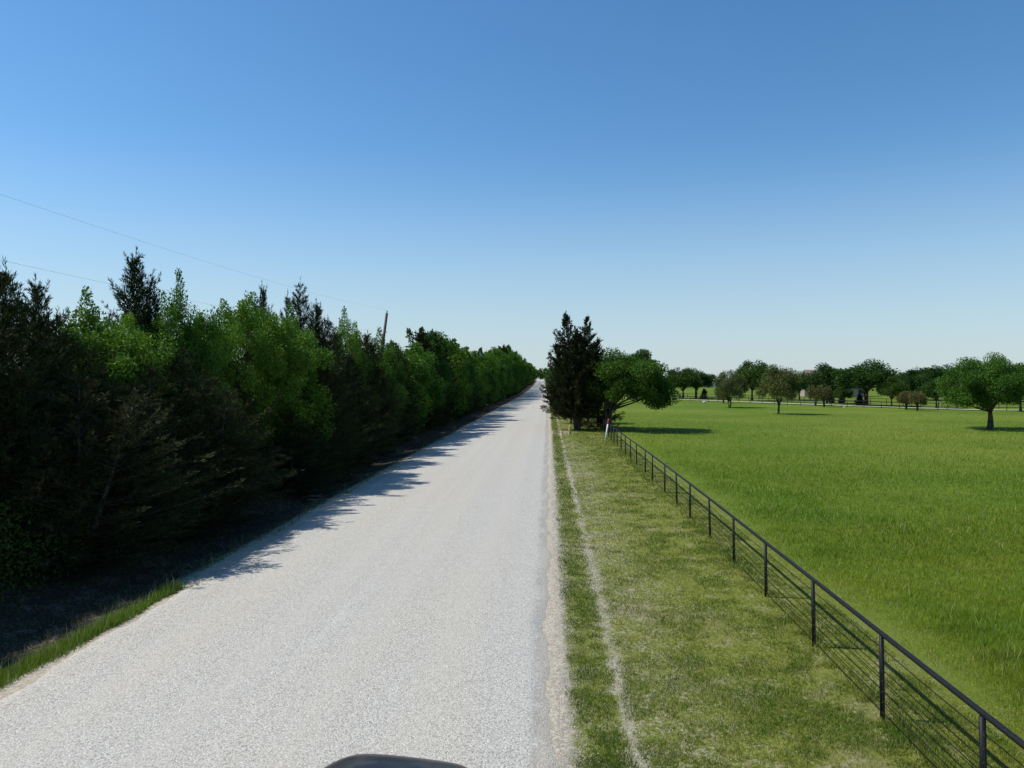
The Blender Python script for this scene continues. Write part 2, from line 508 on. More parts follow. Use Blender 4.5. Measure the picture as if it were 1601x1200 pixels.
# loose pale stones along the shoulder and wheel track
def stones(X, Y, s, cols, z):
    n = len(X); o = np.array([(1, 0, 0), (0, 1, 0), (-1, 0, 0), (0, -1, 0), (0, 0, .7), (0, 0, -.7)], float)
    Fo = np.array([(0, 1, 4), (1, 2, 4), (2, 3, 4), (3, 0, 4), (1, 0, 5), (2, 1, 5), (3, 2, 5), (0, 3, 5)])
    a = rng.uniform(0, 6.28, n); ca, sa = np.cos(a), np.sin(a)
    js = rng.uniform(.6, 1.3, (n, 6, 1)) * s[:, None, None] * o[None]
    V = np.empty((n, 6, 3)); V[..., 0] = js[..., 0] * ca[:, None] - js[..., 1] * sa[:, None]
    V[..., 1] = js[..., 0] * sa[:, None] + js[..., 1] * ca[:, None]; V[..., 2] = js[..., 2]
    V += np.stack([X, Y, z], -1)[:, None]
    Fc = (Fo[None] + (np.arange(n) * 6)[:, None, None]).reshape(-1, 3)
    return V.reshape(-1, 3), Fc, np.repeat(cols, 6, 0)
n = 46000
Y = sampleY(n, 6.5, 60, 2.0); r_ = rng.random(n)
X = np.where(r_ < .42, rng.normal(.28, .18, n), np.where(r_ < .68, rng.normal(1.14, .12, n), rng.normal(1.75, .65, n)))
k = (X > .12) & (X < 4) & (rng.random(n) < .25 + .75 * sstep(.35, .6, fbm(X, Y, .7, 101)))
X, Y = X[k], Y[k]
s_ = rng.uniform(.004, .011, len(X)) * np.clip(Y / 13, 1, 3)
cc = lerp((.34, .30, .24), (.62, .58, .50), rng.random(len(X)))
V, Fc, C = stones(X, Y, s_, cc, elev(X, Y) + .005)
tag(link('loose_gravel', np_mesh('loose_gravel', V, Fc, C, mat=M_STRAW)), kind='stuff')

# ------------------------------------------------------------------ tree builders
def leaves(Pn, D, ln, wd, cols):
    """diamond leaves: position, direction, length, width"""
    n = len(Pn)
    D = D / (np.linalg.norm(D, axis=1, keepdims=True) + 1e-9)
    r = rng.normal(size=(n, 3)); Sd = np.cross(D, r); Sd /= np.linalg.norm(Sd, axis=1, keepdims=True) + 1e-9
    a = Pn; c = Pn + D * ln[:, None]; m = Pn + D * (ln * .45)[:, None]
    V = np.stack([a, m + Sd * (wd / 2)[:, None], c, m - Sd * (wd / 2)[:, None]], 1).reshape(-1, 3)
    return V, np.arange(4 * n).reshape(-1, 4), np.repeat(cols, 4, 0)

def bez(a, b, bend, n=6):
    a, b = np.array(a, float), np.array(b, float)
    m = (a + b) / 2 + np.array(bend); t_ = np.linspace(0, 1, n)[:, None]
    return (1 - t_) ** 2 * a + 2 * t_ * (1 - t_) * m + t_ ** 2 * b

def trunk_mesh(name, stems, limbs, rad, tp=.5):
    mb = MB()
    for pts in stems:
        k = len(pts); mb.tube(pts, [rad * (1.25 if i == 0 else (1.0 - tp * i / (k - 1)) ** (1 if tp < .9 else 1.5) + .02) for i in range(k)], 9)
    for pts, r0 in limbs:
        k = len(pts); mb.tube(pts, [r0 * (1 - .8 * i / (k - 1)) for i in range(k)], 6)
    return mb.mesh(name, M_BARK, True)

def broadleaf(H, Rd, base, nclump, nleaf, leaf, c0, c1, shoots=0, rad=.17, forks=1, flat=.75, lop=None, nlimb=14, skirt=.0, crn=None, gap=.8):
    """returns (trunk mesh, crown mesh); crown fills base..H, radius Rd"""
    Hc = (H - base); cz = base + Hc * .45
    pts = []; dirs = []
    while len(pts) < nclump:
        cand = rng.normal(size=(5, 3)); cand /= np.linalg.norm(cand, axis=1, keepdims=True)
        if dirs:
            dd = np.linalg.norm(cand[:, None] - np.array(dirs)[None], axis=2).min(1); u = cand[np.argmax(dd)]
        else: u = cand[0]
        if u[2] < -.55 + skirt * -.45: continue
        dirs.append(u)
        r = rng.uniform(.30, 1.0) ** .5 * (1 - .22 * rng.random())
        q = np.array([u[0] * Rd * r, u[1] * Rd * r, cz + u[2] * (Hc * (.55 if u[2] > 0 else .45)) * r])
        if lop is not None: q = lop(q)
        pts.append(q)
    pts = np.array(pts)
    stems, limbs = [], []
    fz = base * .9 + .15
    fk = []
    for s in range(forks):
        a = s * 2.4 + rng.uniform(0, 1); off = 0 if forks == 1 else .10 * H * .5
        top = (math.cos(a) * off, math.sin(a) * off * .7, fz)
        b0 = (math.cos(a) * .08 * (forks > 1), math.sin(a) * .08 * (forks > 1), -.15)
        stems.append(bez(b0, top, (rng.uniform(-.1, .1), rng.uniform(-.1, .1), 0), 5)); fk.append(np.array(top))
    for j in range(min(nlimb, nclump)):
        q = pts[j]; st = fk[j % forks]
        limbs.append((bez(st, q * np.array((.8, .8, .97)), (-q[0] * .12, -q[1] * .12, rng.uniform(-.05, .12) * Hc), 7), rad * rng.uniform(.3, .6)))
        for _ in range(2):
            q2 = pts[rng.integers(len(pts))]
            if np.linalg.norm(q2 - q) < Rd * .9:
                limbs.append((bez(q * .75 + st * .25, q2, (0, 0, -.05), 4), rad * .16))
    w_ = rng.uniform(.6, 1.4, nclump); w_ /= w_.sum()
    cl = rng.choice(nclump, nleaf, p=w_)
    cr = Rd * rng.uniform(.20, .34, nclump) * (crn or 1)
    u = rng.normal(size=(nleaf, 3)); u /= np.linalg.norm(u, axis=1, keepdims=True)
    rr = cr[cl] * rng.random(nleaf) ** .5
    off = u * rr[:, None]; off[:, 2] *= flat
    Pn = pts[cl] + off
    D = u * .6 + rng.normal(size=(nleaf, 3)) * .6 + np.array((0, 0, -.1))
    tc = rng.random(nclump)[cl]; t2 = np.clip(tc * .6 + rng.random(nleaf) * .4, 0, 1)
    cc = lerp(c0, c1, t2) * rng.uniform(.75, 1.25, nleaf)[:, None]
    if shoots:
        top = pts[np.argsort(-(pts[:, 2] + rng.uniform(-.25, .25, nclump) * Hc))][:max(shoots, 4)]
        ns_ = nleaf // 9; per = ns_ // shoots; PP, DD, CC = [], [], []
        for s in range(shoots):
            q = top[s % len(top)] + rng.normal(0, .3, 3); out = np.array((q[0], q[1], 0)) / Rd * .5
            ln = rng.uniform(.5, 1.2) * H / 8; dr = np.array((0, 0, 1.0)) + out + rng.normal(0, .12, 3); dr /= np.linalg.norm(dr)
            tt_ = rng.random(per); rr_ = .36 * (1 - tt_ * .65)
            o = rng.normal(size=(per, 3)); o /= np.linalg.norm(o, axis=1, keepdims=True)
            PP.append(q + dr * (tt_ * ln)[:, None] + o * (rr_ * rng.random(per) ** .5)[:, None]); DD.append(o + dr * .5)
            CC.append(lerp(c0, c1, np.clip(rng.uniform(.3, 1) + rng.normal(0, .15, per), 0, 1)))
        Pn = np.concatenate([Pn] + PP); D = np.concatenate([D] + DD); cc = np.concatenate([cc] + CC)
    N = len(Pn)
    ln = leaf * (.6 + .95 * rng.random(N) ** 1.4)
    V, Fc, C = leaves(Pn, D, ln, ln * .62, cc)
    return trunk_mesh('trunk', stems, limbs, rad), np_mesh('crown', V, Fc, C, mat=M_LEAF)

def cedar(H, Rd, base, nbr, per, ln0, wd0, c0, c1, rad=.12, tops=((0, 0, 1),), pw=.75, wisp=1.0, low=.35, tip=46, dens=1.15):
    """eastern red cedar: leaders (x, y, height share) with rising branches carrying feathery sprays"""
    stems, limbs, PP, DD, CC = [], [], [], [], []
    def spray(bp, m, wdt0, d, sc_=1.0):
        s_ = rng.random(m) ** .8
        sp = s_ * (len(bp) - 1); j = np.minimum(sp.astype(int), len(bp) - 2); f = sp - j
        Q = bp[j] + (bp[j + 1] - bp[j]) * f[:, None]
        o = rng.normal(size=(m, 3)); o /= np.linalg.norm(o, axis=1, keepdims=True)
        wdt = wdt0 * (1.05 - s_) ** .6
        Q = Q + o * (wdt * rng.random(m) ** .6)[:, None] * np.array((1, 1, .6))
        PP.append(Q); DD.append(d[None] * 1.0 + o * .7 + np.array((0, 0, .35)))
        tc = rng.random(); CC.append(lerp(c0, c1, np.clip(tc * .6 + rng.random(m) * .4, 0, 1)))
    for (ox, oy, hk) in tops:
        hl = H * hk
        ax = bez((ox * .02, oy * .02, -.15), (ox + rng.normal(0, .08), oy, hl), (ox * .02, oy * .02, 0), 9)
        stems.append(ax)
        nb = int(nbr / len(tops))
        for tq in 1 - rng.random(nb) ** (1 / dens) * .995:
            hz = base + (hl - base) * tq
            i_ = hz / hl * 8; i0 = min(int(i_), 7); st = ax[i0] + (ax[i0 + 1] - ax[i0]) * (i_ - i0)
            prof = (1 - tq) ** pw * (1 if tq > .22 else .62 + .38 * tq / .22)
            Lb = Rd * prof * rng.uniform(.6, 1.1) + .07
            if rng.random() < .08: Lb *= rng.uniform(1.2, 1.45)
            az = rng.uniform(0, 6.28); el = R(-4 + (tip + 4) * tq ** .7 + rng.uniform(-10, 14))
            d = np.array((math.cos(az) * math.cos(el), math.sin(az) * math.cos(el), math.sin(el)))
            end = st + d * Lb + np.array((0, 0, .10 * Lb))
            bp = bez(st, end, (0, 0, -.12 * Lb), 6)
            if rng.random() < .4: limbs.append((bp[:5], .010 + .012 * Lb))
            spray(bp, max(5, int(per * (.06 + Lb / Rd))), min((.03 + .16 * Lb) * wisp, .42), d)
            # side twigs break up the outline
            for _ in range(int(1 + Lb * 2.2)):
                f = rng.uniform(.35, .95); k = f * 5; k0 = min(int(k), 4); q = bp[k0] + (bp[k0 + 1] - bp[k0]) * (k - k0)
                d2 = d + rng.normal(0, .55, 3) + np.array((0, 0, .25)); d2 /= np.linalg.norm(d2); l2 = rng.uniform(.18, .42) * (.4 + .5 * min(Lb, 1.6))
                spray(bez(q, q + d2 * l2, (0, 0, -.03), 4), max(4, int(per * .10)), .045 * wisp, d2)
        spray(ax[6:], int(per * .30), .045 * wisp, np.array((0, 0, 1.)))
        spray(bez(ax[8] - np.array((0, 0, .1)), ax[8] + np.array((rng.normal(0, .06), 0, .32)), (0, 0, 0), 4), int(per * .10) + 3, .03, np.array((0, 0, 1.)))
    Pn = np.concatenate(PP); D = np.concatenate(DD); C = np.concatenate(CC); n = len(Pn)
    ln = ln0 * rng.uniform(.6, 1.4, n)
    V, Fc, C = leaves(Pn, D, ln, wd0 * rng.uniform(.7, 1.3, n), C * rng.uniform(.7, 1.3, n)[:, None])
    return trunk_mesh('trunk', stems, limbs, rad, .97), np_mesh('crown', V, Fc, C, mat=M_CEDAR)

def tree(name, meshes, X, Y, sc, label, cat, group=None, rz=None, z=None):
    o = empty(name, (X, Y, (float(elev(X, Y)) if z is None else z)), label, cat, group, rng.uniform(0, 6.28) if rz is None else rz, sc)
    link('trunk', meshes[0], o); link('crown', meshes[1], o)
    return o

# colours (albedo)
CED0, CED1 = (.020, .033, .013), (.060, .075, .027)
BRI0, BRI1 = (.045, .12, .012), (.125, .23, .025)
MID0, MID1 = (.03, .085, .012), (.075, .155, .02)
OLV0, OLV1 = (.07, .09, .025), (.16, .175, .055)
RED0, RED1 = (.07, .09, .025), (.165, .135, .05)

# ------------------------------------------------------------------ roadside hedge of trees on the left
HC = [cedar(8, 3.3, .0, 360, 150, .14, .026, CED0, CED1, pw=.82),
      cedar(8, 2.9, .0, 400, 130, .14, .026, CED0, (.06, .056, .026), tops=((0, 0, 1), (1.1, .5, .86), (-.8, -.9, .9)), pw=.7),
      cedar(8, 2.8, .0, 380, 140, .15, .025, CED0, CED1, tops=((0, 0, 1), (-.7, .6, .92)), pw=.85)]
HB = [broadleaf(8, 2.5, .5, 78, 52000, .085, BRI0, BRI1, shoots=16, skirt=1, flat=1.15, crn=.78),
      broadleaf(8, 2.4, .4, 78, 50000, .085, MID0, BRI1, shoots=14, skirt=1, flat=1.2, crn=.78),
      broadleaf(8, 2.7, .7, 78, 52000, .09, BRI0, (.17, .27, .03), shoots=16, skirt=1, flat=1.0, crn=.76)]
GH = 'trees of the roadside hedge'
hedge = [  # pixel column, pixel row of top, metres left of road line, kind, width factor, label
 (-700, 470, -14.3, 'c1', 1.0, 'dark cedar left of the picture, nearest the viewpoint'),
 (-360, 465, -14.3, 'c0', 1.0, 'dark cedar left of the picture, second from the viewpoint'),
 (-230, 455, -14.4, 'c2', 1.0, 'dark cedar left of the picture, third from the viewpoint'),
 (-150, 455, -14.5, 'c1', 1.0, 'dark cedar at the very left end of the roadside hedge row'),
 (-70, 425, -14.6, 'c1', 1.0, 'dark cedar at the left picture edge, nearest in the hedge row'),
 (-28, 393, -14.8, 'c2', 1.05, 'dark heavy cedar whose branch tips poke into the left picture edge'),
 (8, 436, -14.6, 'c1', .95, 'near black cedar with ragged rounded top at the far left of the hedge'),
 (58, 446, -15.0, 'c0', .8, 'thin topped wispy cedar beside the near black cedar at the far left'),
 (95, 520, -13.4, 'c2', .95, 'low dark cedar in the dip between the wispy cedar and the first green tree'),
 (134, 492, -14.4, 'b1', .75, 'first leafy green tree in the hedge counted from the left'),
 (172, 484, -13.8, 'b0', .8, 'leafy green tree in front of the left side of the tallest spire cedar'),
 (215, 405, -15.2, 'c0', .85, 'tallest pointed cedar of the hedge with a feathery spire above green leaves'),
 (243, 462, -14.6, 'c2', .8, 'cedar close against the right side of the tallest spire cedar'),
 (278, 462, -13.6, 'b1', .55, 'narrow leafy tree with upright shoots right of the spire cedar'),
 (318, 480, -13.6, 'b0', .6, 'narrow leafy tree with pointed shoots before the big bright green tree'),
 (345, 520, -13.2, 'c1', .9, 'low dark cedar left of the big bright green tree'),
 (385, 482, -13.4, 'b2', .8, 'big bright yellow green tree, left half of the brightest patch in the hedge'),
 (409, 452, -13.6, 'c0', .5, 'slim dark cedar tip rising out of the bright green trees'),
 (425, 490, -13.0, 'b0', .95, 'bright leafy tree with foliage hanging low over the dark bank'),
 (452, 505, -13.3, 'b1', .8, 'leafy green tree just left of the second spire cedar'),
 (471, 445, -14.2, 'c2', .85, 'second tallest pointed cedar with a crooked wispy tip'),
 (492, 478, -13.6, 'c0', .8, 'cedar with short side spikes right of the crooked tip cedar'),
 (513, 503, -12.8, 'c1', .95, 'brownish cedar past the second spire cedar'),
 (538, 505, -13.2, 'b1', .7, 'small dark leafy tree between brownish cedars'),
 (556, 518, -12.8, 'c2', 1.0, 'cedar with fine spiky top left of the leaning pole'),
 (574, 524, -12.6, 'c0', 1.0, 'cedar directly before the foot of the leaning pole'),
 (592, 532, -12.8, 'b1', .9, 'leafy tree hiding the foot of the leaning pole'),
 (40, 560, -13.0, 'c2', 1.0, 'low black cedar in front of the cedars at the left end'),
 (122, 590, -12.0, 'c1', 1.25, 'low brownish black cedar below the first leafy tree'),
 (182, 600, -12.0, 'c2', 1.25, 'low black cedar below the tallest spire cedar'),
 (238, 575, -11.9, 'c1', 1.15, 'low black cedar below the right side of the tallest spire cedar'),
 (290, 548, -12.0, 'c2', 1.0, 'dark cedar in front of the narrow leafy trees'),
 (328, 590, -11.6, 'c1', 1.2, 'low dark cedar at the left foot of the big bright green tree'),
 (455, 640, -11.3, 'c2', 1.3, 'lowest dark cedar near the road below the bright green trees'),
 (480, 545, -11.8, 'c1', 1.0, 'dark cedar in front of the second spire cedar'),
 (500, 560, -11.6, 'c0', 1.1, 'dark cedar in front, just right of the second spire cedar'),
 (524, 550, -11.8, 'c2', 1.0, 'front row dark cedar half way to the leaning pole'),
 (548, 562, -11.6, 'c1', 1.1, 'front row dark cedar shortly before the leaning pole'),
 (584, 566, -11.7, 'c2', 1.1, 'front row dark cedar below the leaning pole'),
 (610, 536, -12.6, 'c1', 1.05, 'broad brownish cedar just right of the leaning pole'),
]
KM = {'c0': HC[0], 'c1': HC[1], 'c2': HC[2], 'b0': HB[0], 'b1': HB[1], 'b2': HB[2]}
for px, py, X_, kd, wf, lab in hedge:
    X, Y, e, d = at_X(px, X_)
    H = CAM_H + (HY - py) * d / F - e
    s = H / 8
    ws = wf * (.72 + .28 * s)
    ced = kd[0] == 'c'
    if not ced: s *= 1.07; ws *= 1.22
    tree('cedar_tree' if ced else 'leafy_tree', KM[kd], X, Y, (ws, ws, s), lab, 'tree', GH)

# low scrub filling the foot of the hedge
n = 190000
Y = sampleY(n, 5, 330, 1.55); un = fbm(Y * 0, Y, 5, 131)
X = -11.0 - 1.0 * fbm(Y * 0, Y, 3, 141) - rng.random(n) ** .8 * 3.4
top = (.55 + 1.6 * un) * np.clip((-X - 10.6) / 1.4, .2, 1.15)
Z = elev(X, Y) + top * rng.random(n) ** .8
far = np.clip(Y / 22, 1, 5)
cc = lerp(CED0, (.06, .10, .02), rng.random(n) * .4 + .6 * (fbm(X, Y, 2.4, 151) > .52))
V, Fc, C = leaves(np.stack([X, Y, Z], -1), rng.normal(size=(n, 3)) + np.array((.3, 0, .6)), .11 * far * rng.uniform(.6, 1.3, n), .05 * far, cc)
tag(link('undergrowth', np_mesh('undergrowth', V, Fc, C, mat=M_CEDAR)), kind='stuff')

# mid and far stretch: coarser sprays and leaves
FC = [cedar(9, 3.0, -.1, 230, 110, .22, .055, CED0, CED1, tops=((0, 0, 1), (.9, .4, .9)), pw=.7),
      cedar(9, 2.9, -.1, 230, 110, .22, .055, CED0, (.06, .056, .025), pw=.7)]
FB = [broadleaf(9, 3.0, .2, 44, 24000, .17, BRI0, BRI1, shoots=10, skirt=1, flat=1.1),
      broadleaf(9, 2.8, .2, 40, 24000, .17, MID0, MID1, shoots=10, skirt=1, flat=1.1)]
skyl = [(620, 540), (640, 540), (655, 521), (672, 520), (690, 522), (703, 532), (715, 545), (730, 556), (742, 548), (755, 560), (768, 552), (785, 545), (800, 544), (815, 549), (822, 556), (830, 572), (845, 585)]
dd_ = 60.0
kinds = ['c', 'b', 'b', 'c', 'b', 'c', 'c', 'b', 'c', 'b', 'b', 'c']
uniq = {0: 'cedar at the start of the low dip in the hedge beyond the pole', 1: 'low green tree in the dip of the hedge beyond the pole',
        2: 'bright tree starting the rounded rise in the hedge beyond the pole', 3: 'thin topped cedar inside the rounded rise beyond the pole',
        4: 'bright green tree crowning the rounded rise beyond the pole', 5: 'spiky cedar on the right shoulder of the rounded rise'}
j = 0
while dd_ < 600:
    d = dd_; Xw = -12.6 + rng.uniform(-.4, .4)
    px = 800.5 + F * math.tan(math.atan2(Xw, d) + YAW)
    py = np.interp(px, [a for a, b in skyl], [b for a, b in skyl]) + rng.uniform(-4, 4)
    X, Y, e = at_depth(px, d)
    H = min(14.5 if d < 330 else 13.0, max(5.5, CAM_H + (HY - py) * d / F - e))
    kd = kinds[j % 12]
    m = (FC if kd == 'c' else FB)[j // 3 % 2]
    ws = rng.uniform(1.0, 1.2) * (1 + max(0, H - 9.5) * .07)
    if d > 130 and kd == 'c' and rng.random() < .7: kd = 'b'; m = FB[j % 2]
    lab = uniq.get(j) or ('dark cedar in the far stretch of the hedge along the road' if kd == 'c' else 'rounded green tree in the far stretch of the hedge along the road')
    tree('cedar_tree' if kd == 'c' else 'leafy_tree', m, X, Y, (ws, ws, H / 9), lab, 'tree', GH if j in uniq else ('far hedge cedars' if kd == 'c' else 'far hedge leafy trees'))
    dd_ += 3.4 + d * .012 * (1 + rng.random()); j += 1

# ------------------------------------------------------------------ right of the road
X, Y, e = P(903, 672)
RC = cedar(11.2, 3.7, 1.4, 1150, 125, .22, .055, (.016, .024, .011), (.050, .056, .022), tops=((-1.2, 0, 1.01), (1.05, .3, .98), (-.1, -.4, .86), (1.9, -.2, .76), (-2.0, .3, .74), (.4, -.9, .72)), pw=.84, rad=.20, dens=1.05)
tree('cedar_tree', RC, X, Y, (1, 1, 1), 'tall dark cedar with several spires standing alone between road and pipe fence', 'tree', rz=0)
rr = [(5.2, 80, 9.0, 'c', 'dark cedar right behind the tall many spired cedar'), (2.6, 88, 8.6, 'b', 'green tree behind the roadside cedars, nearest of that row'),
      (2.6, 102, 8.2, 'c', None), (2.6, 118, 8.2, 'b', None), (2.6, 136, 8.5, 'b', None), (2.9, 160, 7, 'c', None), (2.7, 190, 7.5, 'b', None), (2.7, 230, 8, 'b', None),
      (2.6, 280, 8.5, 'b', None), (2.4, 340, 9, 'b', None), (2.2, 410, 9.5, 'b', None), (1.8, 490, 10, 'b', None), (1.5, 570, 10, 'b', None)]
for i, (X, Y, H, kd, lab) in enumerate(rr):
    m = (FC if kd == 'c' else FB)[i % 2]
    lab = lab or ('cedar in the far row along the right road edge' if kd == 'c' else 'green tree in the far row along the right road edge')
    ws = 1.0 if i < 7 else 1.25
    tree('cedar_tree' if kd == 'c' else 'leafy_tree', m, X, Y, (ws, ws, H / 9), lab, 'tree', 'trees along the right road edge')
for i, X in enumerate((-11, -6.5, -2, 2)):
    tree('leafy_tree', FB[i % 2], X, 652 + 6 * (i % 2), (1.3, 1.3, 1.15), 'green tree closing the far end of the road', 'tree', 'trees at the road end')

# oak at the fence
def lopA(q):
    q = q.copy(); s = 1 if q[0] > 0 else 0
    q[0] += 1.9
    if q[0] > 3: q[2] -= .22 * (q[0] - 3)
    return q
OA = broadleaf(8.0, 4.4, 2.1, 84, 76000, .14, (.020, .06, .010), (.08, .16, .018), skirt=.2, crn=.84, lop=lopA, rad=.26, forks=2, nlimb=22, gap=1)
X, Y, e = P(952, 673)
tree('oak_tree', OA, X, Y, (1, 1, 1), 'spreading green tree leaning right over the pipe fence beside the tall cedar', 'tree', rz=0)
# broad oak in the pasture
def lopK(q):
    q = q.copy()
    q[0] = q[0] * 1.06 - .4
    if q[0] < -2: q[2] -= .28 * (-2 - q[0])
    return q
OK_ = broadleaf(7.3, 4.5, 1.8, 84, 76000, .13, (.03, .08, .012), (.10, .20, .025), crn=.72, lop=lopK, rad=.34, nlimb=26, skirt=.6)
X, Y, e = P(1548, 671)
tree('oak_tree', OK_, X, Y, (1, 1, 1), 'broad domed bright green oak with a thick short trunk in the pasture', 'tree', rz=0)

def px_tree(name, meshes, px, py, H0, H, Wf, label, group=None, rz=None, lab_cat='tree'):
    X, Y, e = P(px, py)
    Wf *= 1.18 if name == 'oak_tree' else 1.05
    return tree(name, meshes, X, Y, (Wf, Wf, H / H0), label, lab_cat, group, rz)

# multi-stem light trees
def vase(H, Rd, base, nl, leaf, c0, c1, forks=4):
    return broadleaf(H, Rd, base, 46, nl, leaf, c0, c1, rad=.09, forks=forks, flat=1.1, nlimb=20)
V1 = vase(7, 3.1, 1.1, 22000, .16, OLV0, OLV1, 3)
V2 = vase(7, 3.1, .9, 20000, .16, (.06, .085, .03), (.13, .16, .055), 5)
V3 = vase(3.2, 1.5, .7, 6000, .16, RED0, RED1, 5)
px_tree('crape_myrtle', V1, 1217, 647, 7, 7.1, 1.0, 'olive green twin stemmed tree standing in the middle of the pasture', 'ornamental trees in the pasture')
px_tree('crape_myrtle', V2, 1141, 637, 7, 6.7, 1.0, 'muted greyish green bushy tree left of the olive twin stemmed tree', 'ornamental trees in the pasture')
px_tree('shrub', V3, 1275, 634, 3.2, 4.0, 1.0, 'reddish olive bush just right of the olive twin stemmed tree', 'reddish bushes by the lane', lab_cat='bush')
px_tree('shrub', V3, 1288, 636, 3.2, 4.0, 1.1, 'olive bush left of the tree in front of the house', 'reddish bushes by the lane', lab_cat='bush')
px_tree('shrub', V3, 1417, 640, 3.2, 3.2, 1.0, 'left one of the pair of reddish vase shaped bushes beside the lane', 'reddish bushes by the lane', lab_cat='bush')
px_tree('shrub', V3, 1434, 642, 3.2, 3.2, .85, 'right one of the pair of reddish vase shaped bushes beside the lane', 'reddish bushes by the lane', lab_cat='bush')
px_tree('shrub', V3, 1131, 630, 3.2, 2.2, .9, 'small bush at the left foot of the muted greyish tree', 'reddish bushes by the lane', lab_cat='bush')

# oaks beyond the lane
FO = [broadleaf(8, 4.7, 2.2, 46, 20000, .26, (.022, .06, .01), (.06, .12, .018), rad=.26, forks=2, nlimb=18, flat=.8),
      broadleaf(8, 4.7, 2.0, 48, 20000, .26, (.022, .06, .01), (.055, .115, .016), rad=.28, forks=1, nlimb=18, flat=.8),
      broadleaf(8, 5, 1.2, 44, 20000, .28, (.016, .045, .009), (.045, .09, .015), rad=.26, forks=1, nlimb=10, flat=.9, skirt=1)]
GO = 'oaks beyond the lane'
px_tree('oak_tree', FO[1], 1068, 623, 8, 8.2, 1.0, 'left one of two oaks with bare forked trunks at the far left of the pasture', GO)
px_tree('oak_tree', FO[0], 1088, 622, 8, 7.9, .95, 'right one of two oaks with bare forked trunks at the far left of the pasture', GO)
px_tree('oak_tree', FO[1], 1176, 626, 8, 9.6, 1.0, 'tall dark oak between the muted greyish tree and the olive tree', GO)
px_tree('oak_tree', FO[0], 1250, 626, 8, 6.8, .7, 'small dark oak behind the right side of the olive tree', GO)
px_tree('oak_tree', FO[0], 1318, 632, 8, 3.5, .35, 'small bright tree with a bent trunk between two large oaks', GO)
px_tree('oak_tree', FO[2], 1293, 630, 8, 8.3, .85, 'dark oak in front of the large house', GO)
px_tree('oak_tree', FO[0], 1355, 634, 8, 8.4, 1.12, 'wide oak with two pale trunks, largest beyond the lane', GO)
px_tree('oak_tree', FO[1], 1394, 636, 8, 5.6, .55, 'short dark oak on one thin trunk at the right of the wide oak', GO)
for px, py, H, wf in ((1412, 622, 5.5, .8), (1430, 624, 7.5, .9), (1447, 625, 8.2, .9), (1466, 626, 8, 1.0), (1495, 626, 8.5, 1), (1525, 626, 8, 1), (1560, 627, 8, 1), (1592, 628, 8.6, 1), (1618, 628, 8.6, 1), (1645, 628, 8.5, 1)):
    px_tree('oak_tree', FO[2], px, py, 8, H, wf, 'dense dark tree in the row behind the broad domed oak', 'dark tree row behind the domed oak')
px_tree('oak_tree', FO[1], 1464, 638, 8, 5.2, .55, 'slim trunked tree beside the lane left of the domed oak', GO)
px_tree('oak_tree', FO[0], 1596, 643, 8, 7.2, .7, 'dark tree cut by the right picture edge behind the domed oak', GO)
SC = cedar(3, 1.2, .0, 150, 60, .22, .07, (.012, .02, .01), (.03, .04, .018), pw=.6, rad=.07, wisp=1.6)
for px, py, H, lab in ((1101, 624, 2.6, 'small dark conical cedar bush right of the two forked oaks'), (1316, 631, 1.9, 'tiny dark cedar bush beside the bent trunk'),
                       (1344, 634, 2.1, 'tiny dark cedar bush at the left foot of the wide oak'), (1300, 630, 1.8, 'tiny grey green cedar bush before the house')):
    px_tree('cedar_bush', SC, px, py, 3, H, H / 3 * 1.05, lab, 'small cedar bushes by the lane', lab_cat='bush')

# far wood closing the horizon behind the pasture
n = 60; PP, CC = [], []
for i in range(150):
    X = 45 + i * 5.2 + rng.uniform(-3, 3); Y = 560 - i * 1.2 + rng.uniform(-20, 20)
    H = rng.uniform(4.0, 7.5) if i > 12 else rng.uniform(2.5, 5); m = 900
    u = rng.normal(size=(m, 3)); u /= np.linalg.norm(u, axis=1, keepdims=True)
    r = rng.random(m) ** .4
    q = np.stack([X + u[:, 0] * r * 5.5, Y + u[:, 1] * r * 5, float(elev(X, Y)) + H * .45 + u[:, 2] * r * H * .55], -1)
    PP.append(q); CC.append(lerp((.03, .06, .014), (.06, .10, .02), rng.random(m) * .5 + .5 * rng.random()))
Pn = np.concatenate(PP); cc = np.concatenate(CC); D = rng.normal(size=Pn.shape)
ln = rng.uniform(.7, 1.3, len(Pn))
V, Fc, C = leaves(Pn, D, ln, ln * .7, cc)
tag(link('distant_woodland', np_mesh('distant_woodland', V, Fc, C, mat=M_LEAF)), kind='stuff')

# ------------------------------------------------------------------ lane beyond the pasture
lane_c = [(8, 252), (20, 226), (32, 201), (44, 176), (57, 150), (70, 130), (90, 127), (120, 125), (180, 122)]
M_LANE = simple('pale lane', (.44, .41, .33), .9, var=.15, vscale=1.0)
V, Fc = [], []
for i, (X, Y) in enumerate(lane_c):
    a = lane_c[max(i - 1, 0)]; b = lane_c[min(i + 1, len(lane_c) - 1)]
    dx, dy = b[0] - a[0], b[1] - a[1]; l_ = math.hypot(dx, dy); nx_, ny_ = -dy / l_, dx / l_
    for s in (-1.3, 1.3):
        V.append((X + nx_ * s, Y + ny_ * s, float(elev(X, Y)) + .09))
    if i: k = 2 * i; Fc.append((k - 2, k, k + 1, k - 1))
me = bpy.data.meshes.new('lane'); me.from_pydata(V, [], [f[::-1] for f in Fc]); me.materials.append(M_LANE)
tag(link('lane', me), kind='structure')

